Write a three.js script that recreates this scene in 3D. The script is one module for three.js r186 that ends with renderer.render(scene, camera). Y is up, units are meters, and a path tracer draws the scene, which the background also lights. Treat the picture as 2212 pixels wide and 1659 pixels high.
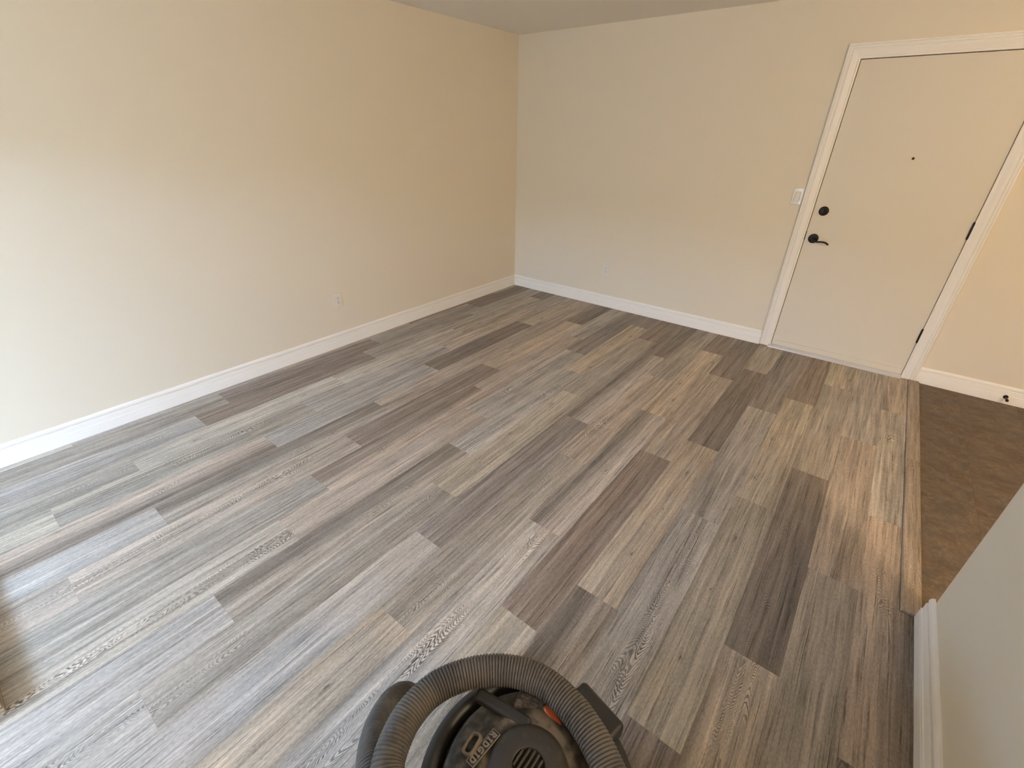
import * as THREE from 'three';
import { RoundedBoxGeometry } from 'three/addons/geometries/RoundedBoxGeometry.js';
import { mergeGeometries, toCreasedNormals } from 'three/addons/utils/BufferGeometryUtils.js';
import { TextGeometry } from 'three/addons/geometries/TextGeometry.js';
import { FontLoader } from 'three/addons/loaders/FontLoader.js';

// ------------------------------------------------------------------ camera, sky, exposure
// x runs along the entry-door wall (z = 0) from the room's corner, z runs from that wall towards the patio door.
const scene = new THREE.Scene();
const camera = new THREE.PerspectiveCamera(2 * Math.atan(829.5 / 977.9) * 180 / Math.PI, 2212 / 1659, 0.05, 60);
camera.position.set(3.2841, 1.5878, 4.2564);
camera.quaternion.setFromRotationMatrix(new THREE.Matrix4().makeBasis(
  new THREE.Vector3(0.785576, 0.01501, -0.618583), new THREE.Vector3(-0.309191, 0.875471, -0.371418), new THREE.Vector3(0.535976, 0.483037, 0.692391)));
scene.background = new THREE.Color().setRGB(0.52, 0.72, 1.04);   // even overcast sky outside the patio door
scene.backgroundIntensity = 42;
const renderer = new THREE.WebGLRenderer({ antialias: true });
renderer.toneMapping = THREE.LinearToneMapping;
renderer.toneMappingExposure = 1.22;
renderer.shadowMap.enabled = true;
const LAMP_COLOUR = new THREE.Color().setRGB(1.0, 0.76, 0.49);
const FOYER_LAMP = 0.85, KITCHEN_LAMP = 13;

// ------------------------------------------------------------------ helpers
let seed = 7;
const rnd = () => { seed = (seed * 1664525 + 1013904223) >>> 0; return seed / 4294967296; };
const V = (x, y, z) => new THREE.Vector3(x, y, z);
const hash = (x, y, s) => { let h = Math.imul(x, 374761393) ^ Math.imul(y, 668265263) ^ Math.imul(s, 1274126177); h = Math.imul(h ^ (h >>> 13), 1103515245); return ((h ^ (h >>> 16)) >>> 0) / 4294967296; };
function noise(x, y, s) {
  const xi = Math.floor(x), yi = Math.floor(y); let fx = x - xi, fy = y - yi; fx = fx * fx * (3 - 2 * fx); fy = fy * fy * (3 - 2 * fy);
  const a = hash(xi, yi, s), b = hash(xi + 1, yi, s), c = hash(xi, yi + 1, s), d = hash(xi + 1, yi + 1, s);
  return a + (b - a) * fx + (c - a) * fy + (a - b - c + d) * fx * fy;
}
const fbm = (x, y, s, n = 3) => { let v = 0, a = 0.5, t = 0; for (let i = 0; i < n; i++) { v += a * noise(x, y, s + i * 17); t += a; x *= 2.03; y *= 2.03; a *= 0.5; } return v / t; };
const sstep = (a, b, x) => { const t = Math.min(1, Math.max(0, (x - a) / (b - a))); return t * t * (3 - 2 * t); };
function texture(w, h, fn, srgb = true) {
  const d = new Uint8Array(w * h * 4);
  for (let y = 0, k = 0; y < h; y++) for (let x = 0; x < w; x++, k += 4) { const c = fn(x / w, y / h); for (let i = 0; i < 3; i++) d[k + i] = Math.max(0, Math.min(255, c[i])); d[k + 3] = 255; }
  const t = new THREE.DataTexture(d, w, h); t.magFilter = THREE.LinearFilter; t.minFilter = THREE.LinearFilter; t.wrapS = t.wrapT = THREE.RepeatWrapping;
  if (srgb) t.colorSpace = THREE.SRGBColorSpace; t.needsUpdate = true; return t;
}
const mat = (color, roughness = 0.6, extra = {}) => new THREE.MeshStandardMaterial({ color, roughness, ...extra });
const taken = {};
function numbered(name) { taken[name] = (taken[name] ?? -1) + 1; return taken[name] ? `${name}_${String(taken[name]).padStart(3, '0')}` : name; }
function part(name, geometry, material, parent) {
  const m = new THREE.Mesh(geometry, material); m.name = name; m.castShadow = m.receiveShadow = true; parent.add(m); return m;
}
function struct(name, geometry, material) { const m = part(name, geometry, material, scene); m.userData.kind = 'structure'; return m; }
function structGroup(name) { const g = new THREE.Group(); g.name = name; g.userData.kind = 'structure'; scene.add(g); return g; }
function thing(name, label, category, position = V(0, 0, 0), group) {
  const g = new THREE.Group(); g.name = numbered(name); g.position.copy(position); g.userData = { label, category }; if (group) g.userData.group = group; scene.add(g); return g;
}
const box = (x0, x1, y0, y1, z0, z1) => new THREE.BoxGeometry(x1 - x0, y1 - y0, z1 - z0).translate((x0 + x1) / 2, (y0 + y1) / 2, (z0 + z1) / 2);
const rbox = (w, h, d, r = 0.004, n = 3) => new RoundedBoxGeometry(w, h, d, n, r);
// a prism between two closed outlines that have the same number of points
function loft(a, b) {
  const pos = [], n = a.length, q = (p) => pos.push(p.x, p.y, p.z);
  for (let i = 0; i < n; i++) { const j = (i + 1) % n; q(a[i]); q(a[j]); q(b[j]); q(a[i]); q(b[j]); q(b[i]); }
  const nrm = V(0, 0, 0); for (let i = 0; i < n; i++) nrm.add(a[i].clone().sub(a[0]).cross(a[(i + 1) % n].clone().sub(a[0])));
  nrm.normalize(); const e1 = a[1].clone().sub(a[0]).normalize(), e2 = nrm.clone().cross(e1);
  const tri = THREE.ShapeUtils.triangulateShape(a.map((p) => new THREE.Vector2(p.clone().sub(a[0]).dot(e1), p.clone().sub(a[0]).dot(e2))), []);
  for (const [i, j, k] of tri) { q(a[i]); q(a[k]); q(a[j]); q(b[i]); q(b[j]); q(b[k]); }
  const g = new THREE.BufferGeometry(); g.setAttribute('position', new THREE.Float32BufferAttribute(pos, 3)); g.computeVertexNormals();
  return toCreasedNormals(g, 0.6);
}
const plain = (g) => { const o = g.index ? g.toNonIndexed() : g.clone(); for (const k of Object.keys(o.attributes)) if (k !== 'position' && k !== 'normal') o.deleteAttribute(k); return o; };
const merge = (list) => mergeGeometries(list.map(plain));

// ------------------------------------------------------------------ materials
const CEIL = 2.415, NEAR = 6.2, PEN = 5.3, RIGHT = 6.0, HALF = 3.858;
const M = {
  wall: mat('#ebe2d0', 0.85),
  ceiling: mat('#f5f0e6', 0.9),
  trim: mat('#f8f6f1', 0.42),
  door: mat('#e5decf', 0.5),
  black: mat('#14110f', 0.42, { metalness: 0.35 }),
  plate: mat('#ebe7de', 0.35),
  slot: mat('#2a2622', 0.8),
  subfloor: mat('#2b2622', 0.95),
};

// ------------------------------------------------------------------ room shell
struct('wall_left', box(-0.12, 0, -0.02, CEIL, -0.12, NEAR + 0.12), M.wall);
const D0 = 2.836, D1 = 3.742, DT = 2.05;                       // door slab
struct('wall_far', merge([box(0, D0 - 0.025, -0.02, CEIL, -0.12, 0), box(D1 + 0.025, RIGHT, -0.02, CEIL, -0.12, 0), box(D0 - 0.025, D1 + 0.025, DT + 0.025, CEIL, -0.12, 0)]), M.wall);
struct('wall_right', box(RIGHT, RIGHT + 0.12, -0.02, CEIL, -0.12, NEAR + 0.12), M.wall);
const W0 = 0.25, W1 = 2.15, WT = 2.04;                         // patio door opening behind the camera
struct('wall_near', merge([box(0, W0, -0.02, CEIL, NEAR, NEAR + 0.12), box(W1, RIGHT, -0.02, CEIL, NEAR, NEAR + 0.12), box(W0, W1, WT, CEIL, NEAR, NEAR + 0.12)]), M.wall);
struct('wall_wing', box(2.3, 2.4, -0.004, CEIL, 4.95, NEAR), M.wall);      // return wall beside the patio door
const HZ = 2.465;
struct('wall_partition', merge([box(HALF, HALF + 0.12, 0, 1.06, HZ, PEN)]), M.wall);
struct('trim_1', rbox(0.16, 0.03, PEN - HZ + 0.02, 0.006).translate(HALF + 0.06, 1.075, (HZ + PEN) / 2 - 0.01), M.trim);
struct('ceiling', box(-0.12, RIGHT + 0.12, CEIL, CEIL + 0.1, -0.12, NEAR + 0.12), M.ceiling);

// baseboards: [out from the wall, height]
const BASE = [[0, 0], [0.015, 0], [0.015, 0.044], [0.0135, 0.0465], [0.0115, 0.047], [0.0115, 0.0495], [0.0148, 0.0505], [0.0148, 0.057], [0.0122, 0.0595], [0.0118, 0.0605], [0.0118, 0.088], [0.0105, 0.092], [0.004, 0.0935], [0.004, 0.0985], [0.0098, 0.1005], [0.0104, 0.104], [0.0098, 0.112], [0.0082, 0.1175], [0.004, 0.1225], [0, 0.1235]];
const alongZ = (x, s, z0, z1) => loft(BASE.map(([d, h]) => V(x + s * d, h, s > 0 ? z1 : z0)), BASE.map(([d, h]) => V(x + s * d, h, s > 0 ? z0 : z1)));
const alongX = (z, s, x0, x1) => loft(BASE.map(([d, h]) => V(s > 0 ? x0 : x1, h, z + s * d)), BASE.map(([d, h]) => V(s > 0 ? x1 : x0, h, z + s * d)));
struct('baseboard_left', alongZ(0, 1, 0.0145, NEAR), M.trim);
struct('baseboard_far', alongX(0, 1, 0, D0 - 0.092), M.trim);
struct('baseboard_foyer', alongX(0, 1, D1 + 0.089, RIGHT), M.trim);
struct('baseboard_partition', loft(BASE.map(([d, h]) => V(HALF - d * 1.35, h, HZ - 0.02)), BASE.map(([d, h]) => V(HALF - d * 1.35, h, PEN))), M.trim);
struct('baseboard_near', alongX(NEAR, -1, 2.4, RIGHT), M.trim);

// door casing: [across, from the opening outwards; out from the wall]
const CASE = [[0, 0], [0, 0.0105], [0.003, 0.012], [0.010, 0.012], [0.013, 0.0095], [0.018, 0.0105], [0.032, 0.0150], [0.044, 0.0185], [0.051, 0.0185], [0.053, 0.0130], [0.0575, 0.0130], [0.0595, 0.0180], [0.064, 0.0195], [0.069, 0.0195], [0.0715, 0.0150], [0.0745, 0.0150], [0.0765, 0.0205], [0.083, 0.0205], [0.085, 0.0185], [0.085, 0]];
const JX0 = D0 - 0.004, JX1 = D1 + 0.003, JT = DT + 0.004;
struct('trim_2', loft(CASE.map(([u, d]) => V(JX0 - u, 0.01, d)), CASE.map(([u, d]) => V(JX0 - u, JT + u, d))), M.trim);
struct('trim_3', loft(CASE.map(([u, d]) => V(JX1 + u, JT + u, d)), CASE.map(([u, d]) => V(JX1 + u, 0.01, d))), M.trim);
struct('trim_4', loft(CASE.map(([u, d]) => V(JX0 - u, JT + u, d)), CASE.map(([u, d]) => V(JX1 + u, JT + u, d))), M.trim);

// ------------------------------------------------------------------ entry door
const door = structGroup('door_1');
{
  part('frame', merge([box(D0 - 0.025, D0 - 0.004, 0, DT + 0.025, -0.12, 0), box(D1 + 0.0025, D1 + 0.025, 0, DT + 0.025, -0.12, 0), box(D0 - 0.004, D1 + 0.0025, DT + 0.004, DT + 0.025, -0.12, 0), box(D0 - 0.004, D0 + 0.014, 0.02, DT, -0.12, -0.0443), box(D1 - 0.014, D1 + 0.0025, 0.02, DT, -0.12, -0.0443), box(D0 - 0.004, D1 + 0.0025, DT - 0.014, DT + 0.004, -0.12, -0.0443), box(D0 - 0.025, D1 + 0.025, -0.02, 0.0, -0.12, 0)]), M.trim, door);
  const slab = part('panel', rbox(D1 - D0, DT - 0.0295, 0.044, 0.0025, 2).translate((D0 + D1) / 2, (DT + 0.0295) / 2, -0.0225), M.door, door);
  part('door_sweep', rbox(D1 - D0 - 0.01, 0.044, 0.006, 0.002, 2).translate((D0 + D1) / 2, 0.051, 0.002), M.door, slab);
  part('threshold', loft([V(D0 - 0.02, 0, 0.024), V(D0 - 0.02, 0.012, 0.022), V(D0 - 0.02, 0.026, 0.006), V(D0 - 0.02, 0.028, -0.11), V(D0 - 0.02, 0, -0.11)], [V(D1 + 0.004, 0, 0.024), V(D1 + 0.004, 0.012, 0.022), V(D1 + 0.004, 0.026, 0.006), V(D1 + 0.004, 0.028, -0.11), V(D1 + 0.004, 0, -0.11)]), mat('#dcdcdc', 0.3, { metalness: 0.35 }), door);
  for (const y of [0.345, 1.082, 1.787]) {
    const h = part('hinge', merge([new THREE.CylinderGeometry(0.0068, 0.0068, 0.1, 14).translate(D1 + 0.0005, y, 0.0062), ...[-0.051, 0.051].map((d) => new THREE.SphereGeometry(0.0058, 12, 8).translate(D1 + 0.0005, y + d, 0.0062))]), M.black, door);
    part('leaf', box(D1 - 0.001, D1 + 0.002, y - 0.05, y + 0.05, -0.03, 0.0025), M.black, h);
  }
  const disc = (r, t, prof) => new THREE.LatheGeometry(prof.map(([a, b]) => new THREE.Vector2(a * r, b * t)), 40).rotateX(Math.PI / 2);
  const rose = [[0, 1], [0.55, 1], [0.8, 0.93], [0.95, 0.7], [1, 0.45], [1, 0], [0, 0]];
  const bolt = part('deadbolt', disc(0.0325, 0.012, rose).translate(2.903, 1.121, 0), M.black, door);
  part('thumb_turn', rbox(0.009, 0.034, 0.016, 0.003).translate(2.903, 1.121, 0.018), M.black, bolt);
  const lever = part('lever_rose', disc(0.034, 0.013, rose).translate(2.893, 0.922, 0), M.black, door);
  const lp = new THREE.CatmullRomCurve3([V(2.893, 0.922, 0.01), V(2.893, 0.920, 0.035), V(2.902, 0.912, 0.05), V(2.93, 0.909, 0.052), V(2.962, 0.911, 0.052), V(2.985, 0.907, 0.05), V(3.0, 0.897, 0.046)]);
  part('lever', merge([new THREE.TubeGeometry(lp, 40, 0.0066, 10), new THREE.SphereGeometry(0.0066, 10, 8).translate(3.0, 0.897, 0.046)]), M.black, lever);
  part('latch_plate', box(D0 - 0.007, D0 + 0.001, 0.905, 0.968, -0.02, 0.0016), M.black, door);
  const peep = part('peephole', disc(0.008, 0.004, rose).translate(3.303, 1.487, 0), mat('#5a4a34', 0.35, { metalness: 0.7 }), door);
  part('lens', new THREE.SphereGeometry(0.0045, 12, 8).scale(1, 1, 0.4).translate(3.303, 1.487, 0.004), M.black, peep);
}

// ------------------------------------------------------------------ plank floor
const PL = 1.243, PW = 0.18, TW = 1280, TH = 192;
const TONE = { L: [187, 179, 166], M: [171, 164, 156], Z: [180, 173, 164], D: [143, 134, 127], H: [152, 144, 136] };
function plankTexture(type, s) {
  const base = TONE[type], cracks = [], knots = [];
  const r = (k) => hash(k, s * 31 + 5, 99);
  for (let i = 0; i < (type === 'L' ? 3 : 5); i++) cracks.push({ v: 0.012 + 0.156 * r(i * 5), a: PL * r(i * 5 + 1), n: 0.15 + 0.5 * r(i * 5 + 2), w: 0.0008 + 0.0013 * r(i * 5 + 3) });
  if (type === 'L') for (let i = 0; i < 3; i++) knots.push({ u: PL * (0.12 + 0.3 * i + 0.15 * r(60 + i)), v: 0.03 + 0.12 * r(70 + i), k: 0.6 + 0.8 * r(80 + i) });
  const v0 = 0.06 + 0.06 * r(90), dir = r(91) > 0.5 ? 1 : -1, zebra = { Z: 1, H: 0.5, D: 0.45, M: 0.5, L: 0.16 }[type], keep = { Z: 0.30, H: 0.5, D: 0.5, M: 0.5, L: 0.52 }[type];
  const side = r(92) > 0.5;
  return texture(TW, TH, (pu, pv) => {
    const u = pu * PL, v = pv * PW;
    const vw = v + 0.014 * (fbm(u * 2.1, v * 9, s + 300, 2) - 0.5) + 0.005 * (fbm(u * 8, v * 30, s + 310, 2) - 0.5);
    const hair = sstep(0.60, 0.86, noise(u * 6, vw * 330, s + 80)), pale = sstep(0.66, 0.9, noise(u * 5, vw * 200, s + 85));
    let t = 1 + 0.30 * (fbm(u * 1.1, vw * 20, s) - 0.5) + 0.36 * (fbm(u * 3.2, vw * 85, s + 40) - 0.5) - 0.24 * hair * (0.3 + 0.7 * noise(u * 26, vw * 90, s + 82)) + 0.08 * pale + 0.18 * (noise(u * 130, v * 560, s + 90) - 0.5);
    if (type === 'H') { const q = side ? 1 - pv : pv; t *= 0.91 + 0.27 * sstep(0.34, 0.72, q + 0.28 * (fbm(u * 1.1, v * 8, s + 120, 2) - 0.5)); }
    // arches of flat-sawn grain
    const vc = v0 + 0.07 * (fbm(u * 2.4, 3.3, s + 130, 2) - 0.5), bw = 0.010 + 0.040 * fbm(u * 4.2, 7.7, s + 140, 2), w = (v - vc) / bw;
    if (Math.abs(w) < 2.2) {
      const gate = sstep(keep, keep + 0.2, noise(u * 2.6, 1.5, s + 150)) * sstep(0.2, 0.5, fbm(u * 7, v * 40, s + 160, 2));
      const ring = dir * u * 40 + 2.6 * Math.pow(Math.abs(w) + 0.02, 1.4) + 9.5 * (fbm(u * 4.2, v * 27, s + 170, 2) - 0.5) + 1.5 * (fbm(u * 22, v * 90, s + 175, 2) - 0.5);
      const line = sstep(0.25, 0.95, 0.5 + 0.5 * Math.sin(9.6 * ring)) * (0.45 + 0.75 * noise(u * 13, v * 70, s + 178)), amp = Math.exp(-0.55 * w * w * w * w) * gate * zebra;
      t *= 1 + amp * (0.14 - 0.56 * line);
    }
    for (const c of cracks) {
      const du = (u - c.a + PL) % PL; if (du > c.n) continue;
      const q = Math.abs(v - c.v - 0.016 * (fbm(u * 2.6, c.v * 90, s + 180, 2) - 0.5)), e = Math.sin(Math.PI * du / c.n) * (0.25 + 0.75 * sstep(0.35, 0.65, noise(u * 22, c.v * 40, s + 190)));
      t *= 1 - 0.5 * e * Math.exp(-(q * q) / (c.w * c.w)) * (type === 'L' ? 0.6 : 1);
      t *= 1 + 0.10 * e * Math.exp(-((q - 0.003) ** 2) / 0.000004);
    }
    for (const k of knots) {
      const a = (u - k.u) / (0.016 * k.k), b = (v - k.v) / (0.0055 * k.k), d = a * a + b * b;
      if (d < 16) t *= 1 - 0.34 * Math.exp(-d) * (0.6 + 0.4 * Math.sin(5 * Math.sqrt(d))) - 0.1 * Math.exp(-d / 5) * noise(u * 40, v * 260, s + 200);
    }
    const warm = 4.5 * (fbm(u * 1.7, vw * 14, s + 210, 2) - 0.5);
    return [base[0] * t + warm, base[1] * t, base[2] * t - warm];
  });
}
const plankLooks = {};
let texSeed = 1;
for (const [type, n] of [['L', 3], ['M', 4], ['Z', 4], ['D', 4], ['H', 2]]) {
  plankLooks[type] = [];
  for (let i = 0; i < n; i++) {
    const t = plankTexture(type, 11 + 97 * texSeed++);
    plankLooks[type].push([0xffffff, 0xf1eee9, 0xfff6ee].map((c) => new THREE.MeshPhysicalMaterial({ map: t, bumpMap: t, bumpScale: 0.0003, color: c, roughness: 0.52, specularIntensity: 0.8 })));
  }
}
const floor = structGroup('floor');
part('underlay', box(0, HALF + 0.004, -0.03, -0.0052, 0, NEAR), M.subfloor, floor);
const ROWS = [ // where each row's boards end (metres from the door wall), and the look of each board from the door wall on
  [[0.894, 2.137, 3.38, 4.623], 'DMDML'], [[1.097, 2.34, 3.59, 4.833], 'MMDMD'], [[0.26, 1.502, 2.743, 3.985, 5.228], 'DLLLMZ'], [[0.594, 1.837, 3.08, 4.345], 'MZMZL'],
  [[0.955, 2.17, 3.426, 4.669], 'LDMHM'], [[0.284, 1.527, 2.77, 4.035, 5.278], 'MMMHML'], [[0.64, 1.87, 3.12, 4.39], 'DLDZM'], [[0.937, 2.18, 3.44, 4.683], 'MMHMD'],
  [[1.207, 2.44, 3.705, 4.948], 'DZMZM'], [[0.33, 1.52, 2.78, 4.06, 5.303], 'DLZHMD'], [[0.58, 1.818, 3.078, 4.358], 'DMLMZ'], [[0.84, 2.085, 3.348, 4.591], 'DHDMM'],
  [[1.199, 2.442, 3.685, 4.928], 'MZMLD'], [[0.475, 1.705, 2.963, 4.206], 'DLHZM'], [[0.88, 2.118, 3.392, 4.635], 'DMDLD'], [[0.612, 1.855, 3.13, 4.373], 'MDLHZ'],
  [[1.194, 2.437, 3.68, 4.923], 'DMZLM'], [[0.91, 2.172, 3.435, 4.678], 'DLLDM'], [[0.5, 1.74, 3.01, 4.253], 'LMDZL'], [[1.197, 2.44, 3.683, 4.926], 'MMMDM'], [[0.664, 1.907, 3.15, 4.393], 'MZHDM']];
function plankGeometry(x0, x1, z0, z1, u0, u1, w0, w1) {
  const g = 0.00018, geo = box(x0 + g, x1 - g, -0.005, 0, z0 + g, z1 - g), p = geo.attributes.position, uv = geo.attributes.uv;
  for (let i = 0; i < p.count; i++) uv.setXY(i, u0 + (u1 - u0) * (p.getZ(i) - z0) / (z1 - z0), w0 + (w1 - w0) * (p.getX(i) - x0) / (x1 - x0));
  return geo;
}
{
  const pick = {}; let last = -1;
  const lay = (x0, x1, z0, z1, type, cutStart, wFrac) => {
    const set = plankLooks[type]; pick[type] = ((pick[type] ?? -1) + 1) % set.length; let k = pick[type]; if (k === last && set.length > 1) k = pick[type] = (k + 1) % set.length; last = k;
    const flip = rnd() > 0.5, span = Math.min(1, (z1 - z0) / PL), a = cutStart ? 1 - span : 0, b = cutStart ? 1 : span;
    const m = part('plank', plankGeometry(x0, x1, z0, z1, flip ? 1 - a : a, flip ? 1 - b : b, rnd() > 0.5 ? 0 : wFrac, 0), set[k][Math.floor(rnd() * 3)], floor);
    const uv = m.geometry.attributes.uv; if (rnd() > 0.5) for (let i = 0; i < uv.count; i++) uv.setY(i, wFrac - uv.getY(i));
    if (uv.getY(0) === uv.getY(1) && uv.getY(0) === uv.getY(4)) { const p = m.geometry.attributes.position; for (let i = 0; i < uv.count; i++) uv.setY(i, wFrac * (p.getX(i) - x0) / (x1 - x0)); }
    return m;
  };
  ROWS.forEach(([ends, looks], r) => {
    const x0 = 0.06 + PW * r, x1 = r === 20 ? 3.7922 : x0 + PW;
    const more = [...ends]; while (more[more.length - 1] + PL < NEAR) more.push(more[more.length - 1] + PL);
    const cuts = [0, ...more, NEAR];
    for (let i = 0; i + 1 < cuts.length; i++) {
      const m = lay(x0, x1, cuts[i], cuts[i + 1], looks[i] ?? 'M', i === 0, r === 20 ? 0.64 : 1), start = HZ - 0.0205;
      if (r === 20 && cuts[i + 1] > start) {                    // past the strip's end the last row runs up to the half wall
        const p = m.geometry.attributes.position, uv = m.geometry.attributes.uv, at = (fx, fz) => { for (let k = 0; k < p.count; k++) if ((p.getX(k) > (x0 + x1) / 2) === fx && (p.getZ(k) > (cuts[i] + cuts[i + 1]) / 2) === fz) return [p.getX(k), p.getZ(k), uv.getX(k), uv.getY(k)]; };
        const A = at(false, false), B = at(true, false), D = at(false, true), z0 = Math.max(cuts[i], start), U = (z) => A[2] + (D[2] - A[2]) * (z - A[1]) / (D[1] - A[1]), W = (x) => A[3] + (B[3] - A[3]) * (x - A[0]) / (B[0] - A[0]);
        m.geometry = mergeGeometries([m.geometry, plankGeometry(x1 - 0.0003, HALF - 0.002, z0, cuts[i + 1], U(z0), U(cuts[i + 1]), W(x1), W(HALF - 0.002))]);
      }
    }
  });
  for (const [a, b, t] of [[0, 0.43, 'M'], [0.43, 1.67, 'D'], [1.67, 2.91, 'M'], [2.91, 4.15, 'M'], [4.15, 5.39, 'L'], [5.39, 6.63, 'M'], [6.63, NEAR, 'D']]) lay(0.001, 0.06, a, b, t, a === 0, 0.33);
}
// the strip that covers the boards' edge along the foyer
{
  const pr = [[0, -0.004], [0, 0.004], [0.004, 0.0085], [0.014, 0.0105], [0.034, 0.011], [0.054, 0.0105], [0.063, 0.0085], [0.067, 0.004], [0.067, -0.004]];
  const X = 3.7935, g = loft(pr.map(([a, b]) => V(X + a, b, HZ - 0.022)), pr.map(([a, b]) => V(X + a, b, 0.004)));
  const p = g.attributes.position, uv = new Float32Array(p.count * 2); for (let i = 0; i < p.count; i++) { uv[i * 2] = p.getZ(i) / PL; uv[i * 2 + 1] = (p.getX(i) - X) / PW + 0.2; }
  g.setAttribute('uv', new THREE.BufferAttribute(uv, 2));
  struct('trim_5', g, new THREE.MeshStandardMaterial({ map: plankLooks.M[1][0].map, color: 0xe9ddd2, roughness: 0.5 }));
}
// ------------------------------------------------------------------ slate-look tiles in the foyer
const foyer = structGroup('floor_foyer');
{
  part('underlay', box(HALF + 0.004, RIGHT, -0.03, -0.0052, 0, NEAR), mat('#4a3d30', 0.95), foyer);
  const looks = [1, 2, 3, 4].map((s) => {
    const t = texture(320, 320, (u, v) => {
      const x = u * 0.305, y = v * 0.305, n = fbm(x * 14, y * 20, s * 50, 4), m = fbm(x * 70, y * 80, s * 50 + 9, 3), vein = Math.exp(-((fbm(x * 9, y * 16, s * 50 + 20, 3) - 0.5) ** 2) / 0.0006);
      const k = 0.74 + 0.34 * n + 0.24 * m + 0.22 * vein * noise(x * 60, y * 60, s + 4), h = 9 * (fbm(x * 8, y * 8, s * 50 + 33, 2) - 0.5);
      return [100 * k + h, 87 * k, 74 * k - h];
    });
    return new THREE.MeshStandardMaterial({ map: t, bumpMap: t, bumpScale: 0.0006, roughness: 0.6 });
  });
  const T = 0.305; let k = 0;
  const share = {};
  for (let z = 2.105 - 7 * T; z < NEAR; z += T) for (let x = 3.775; x < RIGHT; x += T) {
    const x0 = Math.max(x, HALF + 0.004), x1 = Math.min(x + T, RIGHT), z0 = Math.max(z, 0.001), z1 = Math.min(z + T, NEAR);
    if (x1 - x0 < 0.01 || z1 - z0 < 0.01 || (z0 > 2.8 && x0 < HALF + 0.1)) continue;
    const key = [x1 - x0, z1 - z0].map((n) => n.toFixed(3)).join();
    const geo = (share[key] ??= box(0.0003, x1 - x0 - 0.0003, -0.005, 0, 0.0003, z1 - z0 - 0.0003));
    const m = part('tile', geo, looks[(k++ * 7 + Math.floor(rnd() * 4)) % 4], foyer); m.position.set(x0, 0, z0);
  }
}

// ------------------------------------------------------------------ patio door behind the camera, and the balcony outside
const patio = structGroup('window_1');
{
  const F = mat('#e9e9e6', 0.4), z0 = NEAR + 0.02, z1 = NEAR + 0.1, bar = (a, b, c, d, e, f) => box(a, b, c, d, e, f), mid = (W0 + W1) / 2;
  part('frame', merge([bar(W0, W0 + 0.05, 0, WT, z0, z1), bar(W1 - 0.05, W1, 0, WT, z0, z1), bar(W0 + 0.05, W1 - 0.05, WT - 0.05, WT, z0, z1), bar(W0 + 0.05, W1 - 0.05, 0, 0.04, z0, z1)]), F, patio);
  for (const [a, b, z] of [[W0 + 0.05, mid + 0.03, z0 + 0.012], [mid - 0.03, W1 - 0.05, z0 + 0.046]]) {
    const s = part('sash', merge([bar(a, a + 0.05, 0.04, WT - 0.05, z, z + 0.028), bar(b - 0.05, b, 0.04, WT - 0.05, z, z + 0.028), bar(a + 0.05, b - 0.05, WT - 0.1, WT - 0.05, z, z + 0.028), bar(a + 0.05, b - 0.05, 0.04, 0.11, z, z + 0.028)]), F, patio);
    part('pane', new THREE.PlaneGeometry(b - a - 0.1, WT - 0.21).translate((a + b) / 2, (WT + 0.01) / 2, z + 0.014), new THREE.MeshPhysicalMaterial({ color: 0xffffff, transmission: 1, thickness: 0, roughness: 0.02, ior: 1.5 }), s);
  }
}
struct('floor_balcony', box(-8, 14, -0.2, -0.04, NEAR + 0.12, NEAR + 4.5), mat('#8d8a84', 0.9));

struct('ceiling_balcony', box(-8, 14, 2.34, 2.54, NEAR + 0.12, NEAR + 1.6), mat('#b8b2a6', 0.9));
struct('wall_neighbour', box(-8, 14, -0.2, 2.6, NEAR + 4.5, NEAR + 4.8), mat('#7d7466', 0.9));

// ------------------------------------------------------------------ ceiling lamps (foyer, and kitchen behind the half wall)
function ceilingLamp(x, z, power, r, label) {
  const t = thing('ceiling_light', label, 'lamp', V(x, CEIL, z));
  part('base', new THREE.CylinderGeometry(r * 1.06, r * 1.06, 0.022, 40).translate(0, -0.011, 0), M.trim, t);
  const pr = []; for (let i = 0; i <= 12; i++) { const a = i / 12 * Math.PI / 2; pr.push(new THREE.Vector2(r * Math.sin(a), -0.1 * Math.cos(a) - 0.022)); }
  part('lamp_shade', new THREE.LatheGeometry(pr, 40), new THREE.MeshStandardMaterial({ color: 0xfff4e0, emissive: LAMP_COLOUR, emissiveIntensity: 1.5, roughness: 0.4 }), t);
  const l = new THREE.PointLight(LAMP_COLOUR, power, 0, 2); l.position.set(0, -0.07, 0); l.castShadow = true; l.shadow.radius = 10; t.add(l);
}
ceilingLamp(4.95, 0.6, FOYER_LAMP, 0.15, 'dome ceiling lamp above the foyer tiles beside the entry door');
ceilingLamp(5.1, 3.7, KITCHEN_LAMP, 0.2, 'larger dome ceiling lamp behind the half wall');

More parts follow.
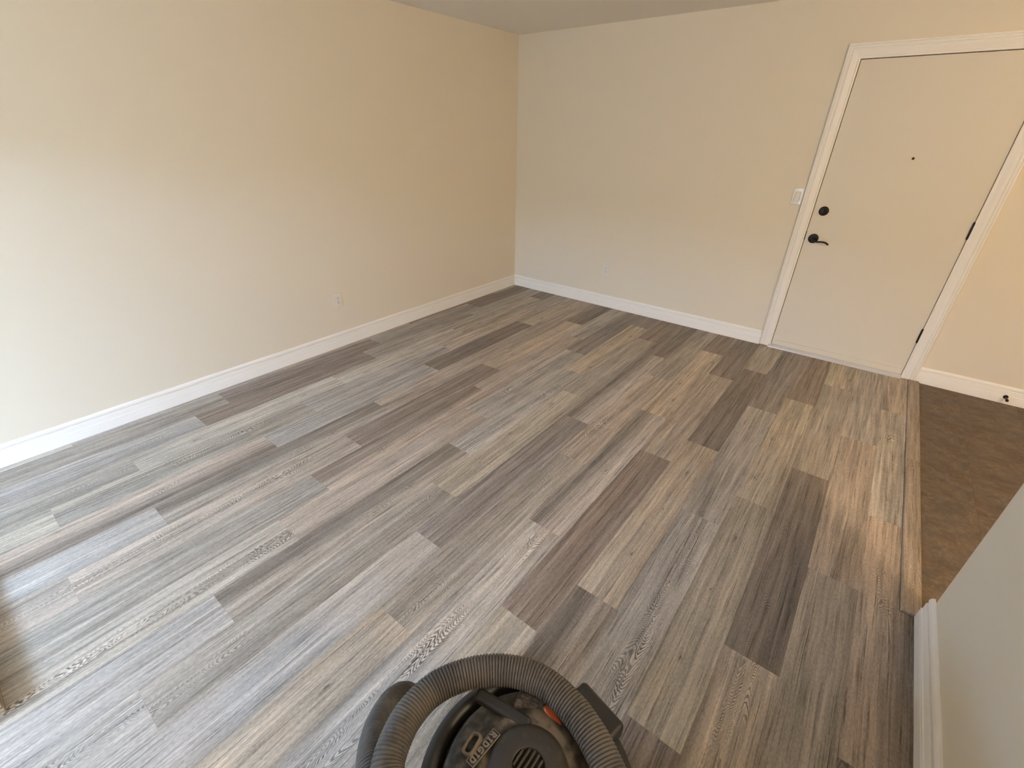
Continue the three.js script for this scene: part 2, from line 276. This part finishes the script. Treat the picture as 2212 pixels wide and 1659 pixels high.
// ------------------------------------------------------------------ outlets and switch
function outlet(label, position, turn) {
  const t = thing('wall_outlet', label, 'outlet', position); t.rotation.y = turn;
  part('plate', rbox(0.07, 0.114, 0.006, 0.0025).translate(0, 0, 0.003), M.plate, t);
  const face = part('receptacle', rbox(0.034, 0.068, 0.004, 0.0015).translate(0, 0, 0.0062), M.plate, t);
  for (const s of [1, -1]) part('socket', merge([box(-0.0085, -0.0062, s * 0.0175 - 0.001, s * 0.0175 + 0.0075, 0.0078, 0.0084), box(0.0062, 0.0085, s * 0.0175, s * 0.0175 + 0.0065, 0.0078, 0.0084), new THREE.CylinderGeometry(0.0026, 0.0026, 0.0006, 12).rotateX(Math.PI / 2).translate(0, s * 0.0175 - 0.008, 0.0081)]), M.slot, face);
  for (const s of [1, -1]) part('screw', new THREE.CylinderGeometry(0.003, 0.003, 0.001, 12).rotateX(Math.PI / 2).translate(0, s * 0.0475, 0.0062), M.plate, t);
}
outlet('white duplex wall outlet on the long left wall', V(0, 0.390, 2.339), Math.PI / 2);
outlet('small white duplex wall outlet between the room corner and the entry door', V(1.188, 0.381, 0), 0);
{
  const t = thing('light_switch', 'white rocker light switch still wrapped in clear plastic film beside the door frame', 'switch', V(2.7035, 1.207, 0));
  part('plate', rbox(0.07, 0.114, 0.006, 0.0025).translate(0, 0, 0.003), M.plate, t);
  const rocker = rbox(0.032, 0.066, 0.006, 0.002).rotateX(0.07).translate(0, 0, 0.007);
  part('rocker', rocker, M.plate, t);
  const film = new THREE.PlaneGeometry(0.074, 0.118, 18, 28), p = film.attributes.position;
  for (let i = 0; i < p.count; i++) { const x = p.getX(i), y = p.getY(i), e = Math.min(0.037 - Math.abs(x), 0.059 - Math.abs(y)); const q = 1 - (x / 0.033) ** 2 - (y / 0.05) ** 2; p.setZ(i, 0.0145 + 0.11 * x + 0.03 * y + (q > 0 ? 0.007 * q * q : 0) + 0.0012 * (fbm(x * 60, y * 50, 5, 2) - 0.5) - 0.0006 * (e < 0.004 ? 1 : 0)); }
  film.computeVertexNormals();
  part('plastic_film', film, new THREE.MeshPhysicalMaterial({ color: 0xffffff, transmission: 1, thickness: 0, roughness: 0.06, ior: 1.75, side: THREE.DoubleSide }), t);
}
{
  const t = thing('door_stop', 'small dark door stop screwed to the foyer baseboard right of the door', 'door stop', V(4.315, 0.05, 0.0142));
  const dark = mat('#2a1d14', 0.5, { metalness: 0.3 });
  part('base', new THREE.CylinderGeometry(0.012, 0.014, 0.006, 20).rotateX(Math.PI / 2).translate(0, 0, 0.003), dark, t);
  part('rod', new THREE.CylinderGeometry(0.005, 0.006, 0.05, 14).rotateX(Math.PI / 2).translate(0, 0, 0.03), dark, t);
  part('rubber_tip', new THREE.CylinderGeometry(0.0085, 0.0085, 0.014, 16).rotateX(Math.PI / 2).translate(0, 0, 0.061), mat('#211a15', 0.8), t);
}

// ------------------------------------------------------------------ shop vacuum in front of the camera
{
  const C = V(3.075, 0, 3.915);
  const vac = thing('shop_vacuum', 'dusty black shop vacuum with a ribbed hose coiled over its lid', 'vacuum', C);
  const dust = (s, a, b, k) => texture(512, 512, (u, v) => {
    const n = fbm(u * 7, v * 7, s, 5), m = fbm(u * 40, v * 40, s + 50, 3), q = sstep(k, k + 0.28, n * 0.65 + m * 0.35), sp = noise(u * 260, v * 260, s + 70) > 0.965 ? 0.45 : 0;
    const t = Math.min(1, q * 0.75 + sp); return [0, 1, 2].map((i) => a[i] + (b[i] - a[i]) * t);
  });
  const topUV = (g) => { const p = g.attributes.position, uv = new Float32Array(p.count * 2); for (let i = 0; i < p.count; i++) { uv[2 * i] = p.getX(i) * 2 + 0.5; uv[2 * i + 1] = p.getZ(i) * 2 + 0.5; } g.setAttribute('uv', new THREE.BufferAttribute(uv, 2)); return g; };
  const lidM = new THREE.MeshStandardMaterial({ map: dust(500, [44, 43, 42], [124, 113, 98], 0.38), roughness: 0.62 });
  const capM = new THREE.MeshStandardMaterial({ map: dust(600, [48, 47, 46], [98, 92, 84], 0.46), roughness: 0.55 });
  const rimM = mat('#26282b', 0.48), tubM = mat('#2c2b2a', 0.55), lathe = (pts, n = 72) => new THREE.LatheGeometry(pts.map(([r, y]) => new THREE.Vector2(r, y)), n);
  const tub = part('tub', lathe([[0, 0.075], [0.165, 0.075], [0.178, 0.085], [0.2, 0.40], [0.206, 0.415], [0.206, 0.425], [0, 0.425]]), tubM, vac);
  for (let i = 0; i < 4; i++) {
    const a = i * Math.PI / 2 + 0.9, w = part('caster', merge([new THREE.CylinderGeometry(0.028, 0.028, 0.022, 20).rotateX(Math.PI / 2).rotateY(-a).translate(0.165 * Math.cos(a), 0.028, 0.165 * Math.sin(a))]), mat('#1c1c1c', 0.6), vac);
    part('fork', rbox(0.05, 0.03, 0.04, 0.006).rotateY(-a).translate(0.165 * Math.cos(a), 0.068, 0.165 * Math.sin(a)), tubM, w);
  }
  const lid = part('lid', topUV(lathe([[0.206, 0.425], [0.176, 0.452], [0.172, 0.462], [0.168, 0.475], [0.158, 0.487], [0.14, 0.503], [0.12, 0.517], [0.104, 0.526], [0.094, 0.530], [0.090, 0.530], [0, 0.530]])), lidM, vac);
  part('rim', lathe([[0.196, 0.415], [0.212, 0.418], [0.219, 0.428], [0.219, 0.452], [0.212, 0.466], [0.200, 0.472], [0.188, 0.468], [0.180, 0.455], [0.180, 0.43]]), rimM, lid);
  const cap = part('motor_cap', topUV(lathe([[0.082, 0.526], [0.082, 0.5295], [0.0795, 0.5275], [0.0775, 0.5295], [0.075, 0.538], [0.066, 0.543], [0.045, 0.546], [0.034, 0.547], [0.030, 0.544], [0.030, 0.535], [0, 0.535]])), capM, lid);
  for (let i = 0; i < 6; i++) { const x = -0.025 + i * 0.01, l = 2 * Math.sqrt(0.0295 ** 2 - x * x); part('vent_slat', rbox(0.0045, 0.007, l, 0.0015, 2).rotateY(0).translate(x, 0.5445, 0), capM, cap); }
  // corner pod and latch on the far side, carry-handle ridge
  const at = (x, y, z) => V(x - C.x, y, z - C.z);
  const far = Math.atan2(3.70 - C.z, 3.122 - C.x);
  part('corner_pod', rbox(0.085, 0.05, 0.12, 0.012).rotateY(-far).translate(Math.cos(far) * 0.186, 0.462, Math.sin(far) * 0.186), rimM, lid);
  part('latch', rbox(0.05, 0.02, 0.022, 0.006).rotateY(-0.45).translate(...at(3.058, 0.516, 3.806).toArray()), mat('#b8562c', 0.5), lid);
  const grip = (a, b, w, h, m, name) => { const d = b.clone().sub(a), g = rbox(d.length(), h, w, Math.min(w, h) * 0.3).rotateY(-Math.atan2(d.z, d.x)); const c = a.clone().add(b).multiplyScalar(0.5); return part(name, g.translate(c.x, c.y, c.z), m, lid); };
  grip(at(2.905, 0.515, 3.872), at(3.03, 0.527, 3.85), 0.026, 0.024, rimM, 'handle');
  grip(at(2.975, 0.505, 3.825), at(3.05, 0.508, 3.81), 0.05, 0.03, lidM, 'inlet_boss');
  // switch: raised oval frame with a toggle
  {
    const p0 = at(2.964, 0.5205, 3.948), tilt = new THREE.Group(); tilt.name = 'switch_panel';
    const shape = new THREE.Shape(); const rr = (s, w, h, r) => { s.moveTo(-w + r, -h); s.lineTo(w - r, -h); s.quadraticCurveTo(w, -h, w, -h + r); s.lineTo(w, h - r); s.quadraticCurveTo(w, h, w - r, h); s.lineTo(-w + r, h); s.quadraticCurveTo(-w, h, -w, h - r); s.lineTo(-w, -h + r); s.quadraticCurveTo(-w, -h, -w + r, -h); };
    rr(shape, 0.0135, 0.021, 0.010); const hole = new THREE.Path(); rr(hole, 0.0105, 0.018, 0.008); shape.holes.push(hole);
    const put = (g) => g.rotateX(-Math.PI / 2).rotateZ(0.5).rotateY(0.12).translate(p0.x, p0.y, p0.z);
    const fr = part('switch_frame', put(new THREE.ExtrudeGeometry(shape, { depth: 0.009, bevelEnabled: true, bevelSize: 0.001, bevelThickness: 0.001, bevelSegments: 2 })), mat('#6b6358', 0.7), lid);
    const inner = new THREE.Shape(); rr(inner, 0.0107, 0.0182, 0.008);
    part('recess', put(new THREE.ExtrudeGeometry(inner, { depth: 0.003, bevelEnabled: false })), mat('#121212', 0.5), fr);
    part('toggle', put(rbox(0.012, 0.016, 0.008, 0.003).rotateX(0.25).translate(0, -0.004, 0.004)), mat('#1b1a1a', 0.35), fr);
  }
  // raised lettering beside the switch
  const font = await new FontLoader().loadAsync('fonts/droid/droid_sans_bold.typeface.json');
  {
    const size = 0.0125, made = [...'RIDGID'].map((c) => { const g = new TextGeometry(c, { font, size, depth: 0.0022, curveSegments: 4, bevelEnabled: true, bevelSize: 0.0003, bevelThickness: 0.0004, bevelSegments: 1 }); g.computeBoundingBox(); return g; });
    const gap = 0.0026, total = made.reduce((s, g) => s + g.boundingBox.max.x - g.boundingBox.min.x, 0) + gap * 5, k = 0.066 / total;
    const put = (g) => g.rotateX(-Math.PI / 2).rotateY(-Math.PI / 2 - 0.1).rotateZ(0.36).translate(2.985 - C.x, 0.532, 3.941 - C.z);
    const plate = part('name_plate', put(rbox(0.074, 0.021, 0.004, 0.001, 2).translate(0, 0, -0.0005)), mat('#2f2d2b', 0.6), lid);
    const brd = mat('#7b756b', 0.75);
    part('border', put(merge([box(-0.037, 0.037, 0.0098, 0.0106, 0, 0.0026), box(-0.037, 0.037, -0.0106, -0.0098, 0, 0.0026), box(-0.037, -0.0362, -0.0098, 0.0098, 0, 0.0026), box(0.0362, 0.037, -0.0098, 0.0098, 0, 0.0026)])), brd, plate);
    let x = -0.033; for (const g of made) { const b = g.boundingBox, w = (b.max.x - b.min.x) * k; part('letter', put(g.translate(-b.min.x, -size / 2, 0.001).scale(k, 1.12, 1).translate(x, 0, 0)), brd, plate); x += w + gap * k; }
  }
  // hose
  const upper = [[3.235, 0.44, 3.985], [3.262, 0.50, 3.935], [3.255, 0.535, 3.884], [3.227, 0.547, 3.849], [3.19, 0.55, 3.823], [3.147, 0.552, 3.8], [3.093, 0.552, 3.782], [3.033, 0.552, 3.775], [2.981, 0.552, 3.784], [2.919, 0.552, 3.818], [2.865, 0.552, 3.877], [2.836, 0.552, 3.941], [2.835, 0.552, 4.002], [2.85, 0.552, 4.048], [2.871, 0.55, 4.082], [2.903, 0.546, 4.1], [2.965, 0.538, 4.108], [3.03, 0.53, 4.1]];
  const lower = [[3.06, 0.46, 4.165], [2.98, 0.465, 4.15], [2.905, 0.475, 4.13], [2.848, 0.472, 4.106], [2.802, 0.455, 4.081], [2.747, 0.41, 4.038], [2.694, 0.34, 3.986], [2.653, 0.27, 3.931], [2.634, 0.2, 3.883], [2.644, 0.14, 3.852], [2.636, 0.09, 3.801], [2.638, 0.055, 3.742], [2.656, 0.036, 3.687], [2.703, 0.034, 3.631]];
  const hoseM = new THREE.MeshStandardMaterial({ map: dust(700, [72, 72, 73], [98, 95, 91], 0.36), roughness: 0.7 });
  function hose(list, R, pitch) {
    const curve = new THREE.CatmullRomCurve3(list.map(([x, y, z]) => V(x - C.x, y, z - C.z)), false, 'centripetal'), len = curve.getLength(), ribs = Math.round(len / pitch), per = [[0, 0.86], [0.12, 0.95], [0.3, 1], [0.7, 1], [0.88, 0.95]];
    const n = ribs * per.length, seg = 20, pos = [], uv = [], idx = [], fr = curve.computeFrenetFrames(400, false);
    for (let i = 0; i <= n; i++) {
      const s = (Math.floor(i / per.length) + per[i % per.length][0]) / ribs, r = R * per[i % per.length][1], u = Math.min(1, s), c = curve.getPointAt(u), k = Math.min(400, Math.round(u * 400)), N = fr.normals[k], B = fr.binormals[k];
      for (let j = 0; j <= seg; j++) { const a = j / seg * 2 * Math.PI, q = c.clone().addScaledVector(N, r * Math.cos(a)).addScaledVector(B, r * Math.sin(a)); pos.push(q.x, q.y, q.z); uv.push(s * len * 2.2, j / seg * 0.5); }
    }
    for (let i = 0; i < n; i++) for (let j = 0; j < seg; j++) { const a = i * (seg + 1) + j, b = a + seg + 1; idx.push(a, b, a + 1, b, b + 1, a + 1); }
    const g = new THREE.BufferGeometry(); g.setAttribute('position', new THREE.Float32BufferAttribute(pos, 3)); g.setAttribute('uv', new THREE.Float32BufferAttribute(uv, 2)); g.setIndex(idx); g.computeVertexNormals(); return g;
  }
  part('hose', hose(upper, 0.0318, 0.0066), hoseM, vac);
  part('hose', hose(lower, 0.0318, 0.0066), hoseM, vac);
  const cuff = (list, name) => { const [p, q] = [list[list.length - 1], list[list.length - 2]].map(([x, y, z]) => V(x - C.x, y, z - C.z)), d = p.clone().sub(q).normalize(); const g = new THREE.CylinderGeometry(0.0335, 0.0335, 0.05, 28).applyQuaternion(new THREE.Quaternion().setFromUnitVectors(V(0, 1, 0), d)); part(name, g.translate(p.x + d.x * 0.02, p.y + Math.max(0, d.y * 0.02), p.z + d.z * 0.02), rimM, vac); };
  cuff(upper, 'hose_cuff'); cuff([...lower].reverse(), 'hose_cuff'); cuff(lower, 'hose_cuff');
}

// ------------------------------------------------------------------ spare boards at the left edge of the frame
{
  const t = thing('board_stack', 'low stack of spare taupe boards on the floor at the left picture edge', 'boards', V(1.0, 0, 4.72));
  for (let i = 0; i < 6; i++) {
    const g = box(-0.62, 0.62, i * 0.0075, i * 0.0075 + 0.007, -0.09, 0.09), p = g.attributes.position, uv = g.attributes.uv; for (let k = 0; k < p.count; k++) uv.setXY(k, p.getX(k) / PL + 0.5, p.getZ(k) / PW + 0.5);
    part('board', g, plankLooks[i % 2 ? 'M' : 'L'][i % 3][0], t);
  }
}

scene.traverse((o) => { if (o.isMesh) o.castShadow = o.receiveShadow = true; });
renderer.render(scene, camera);
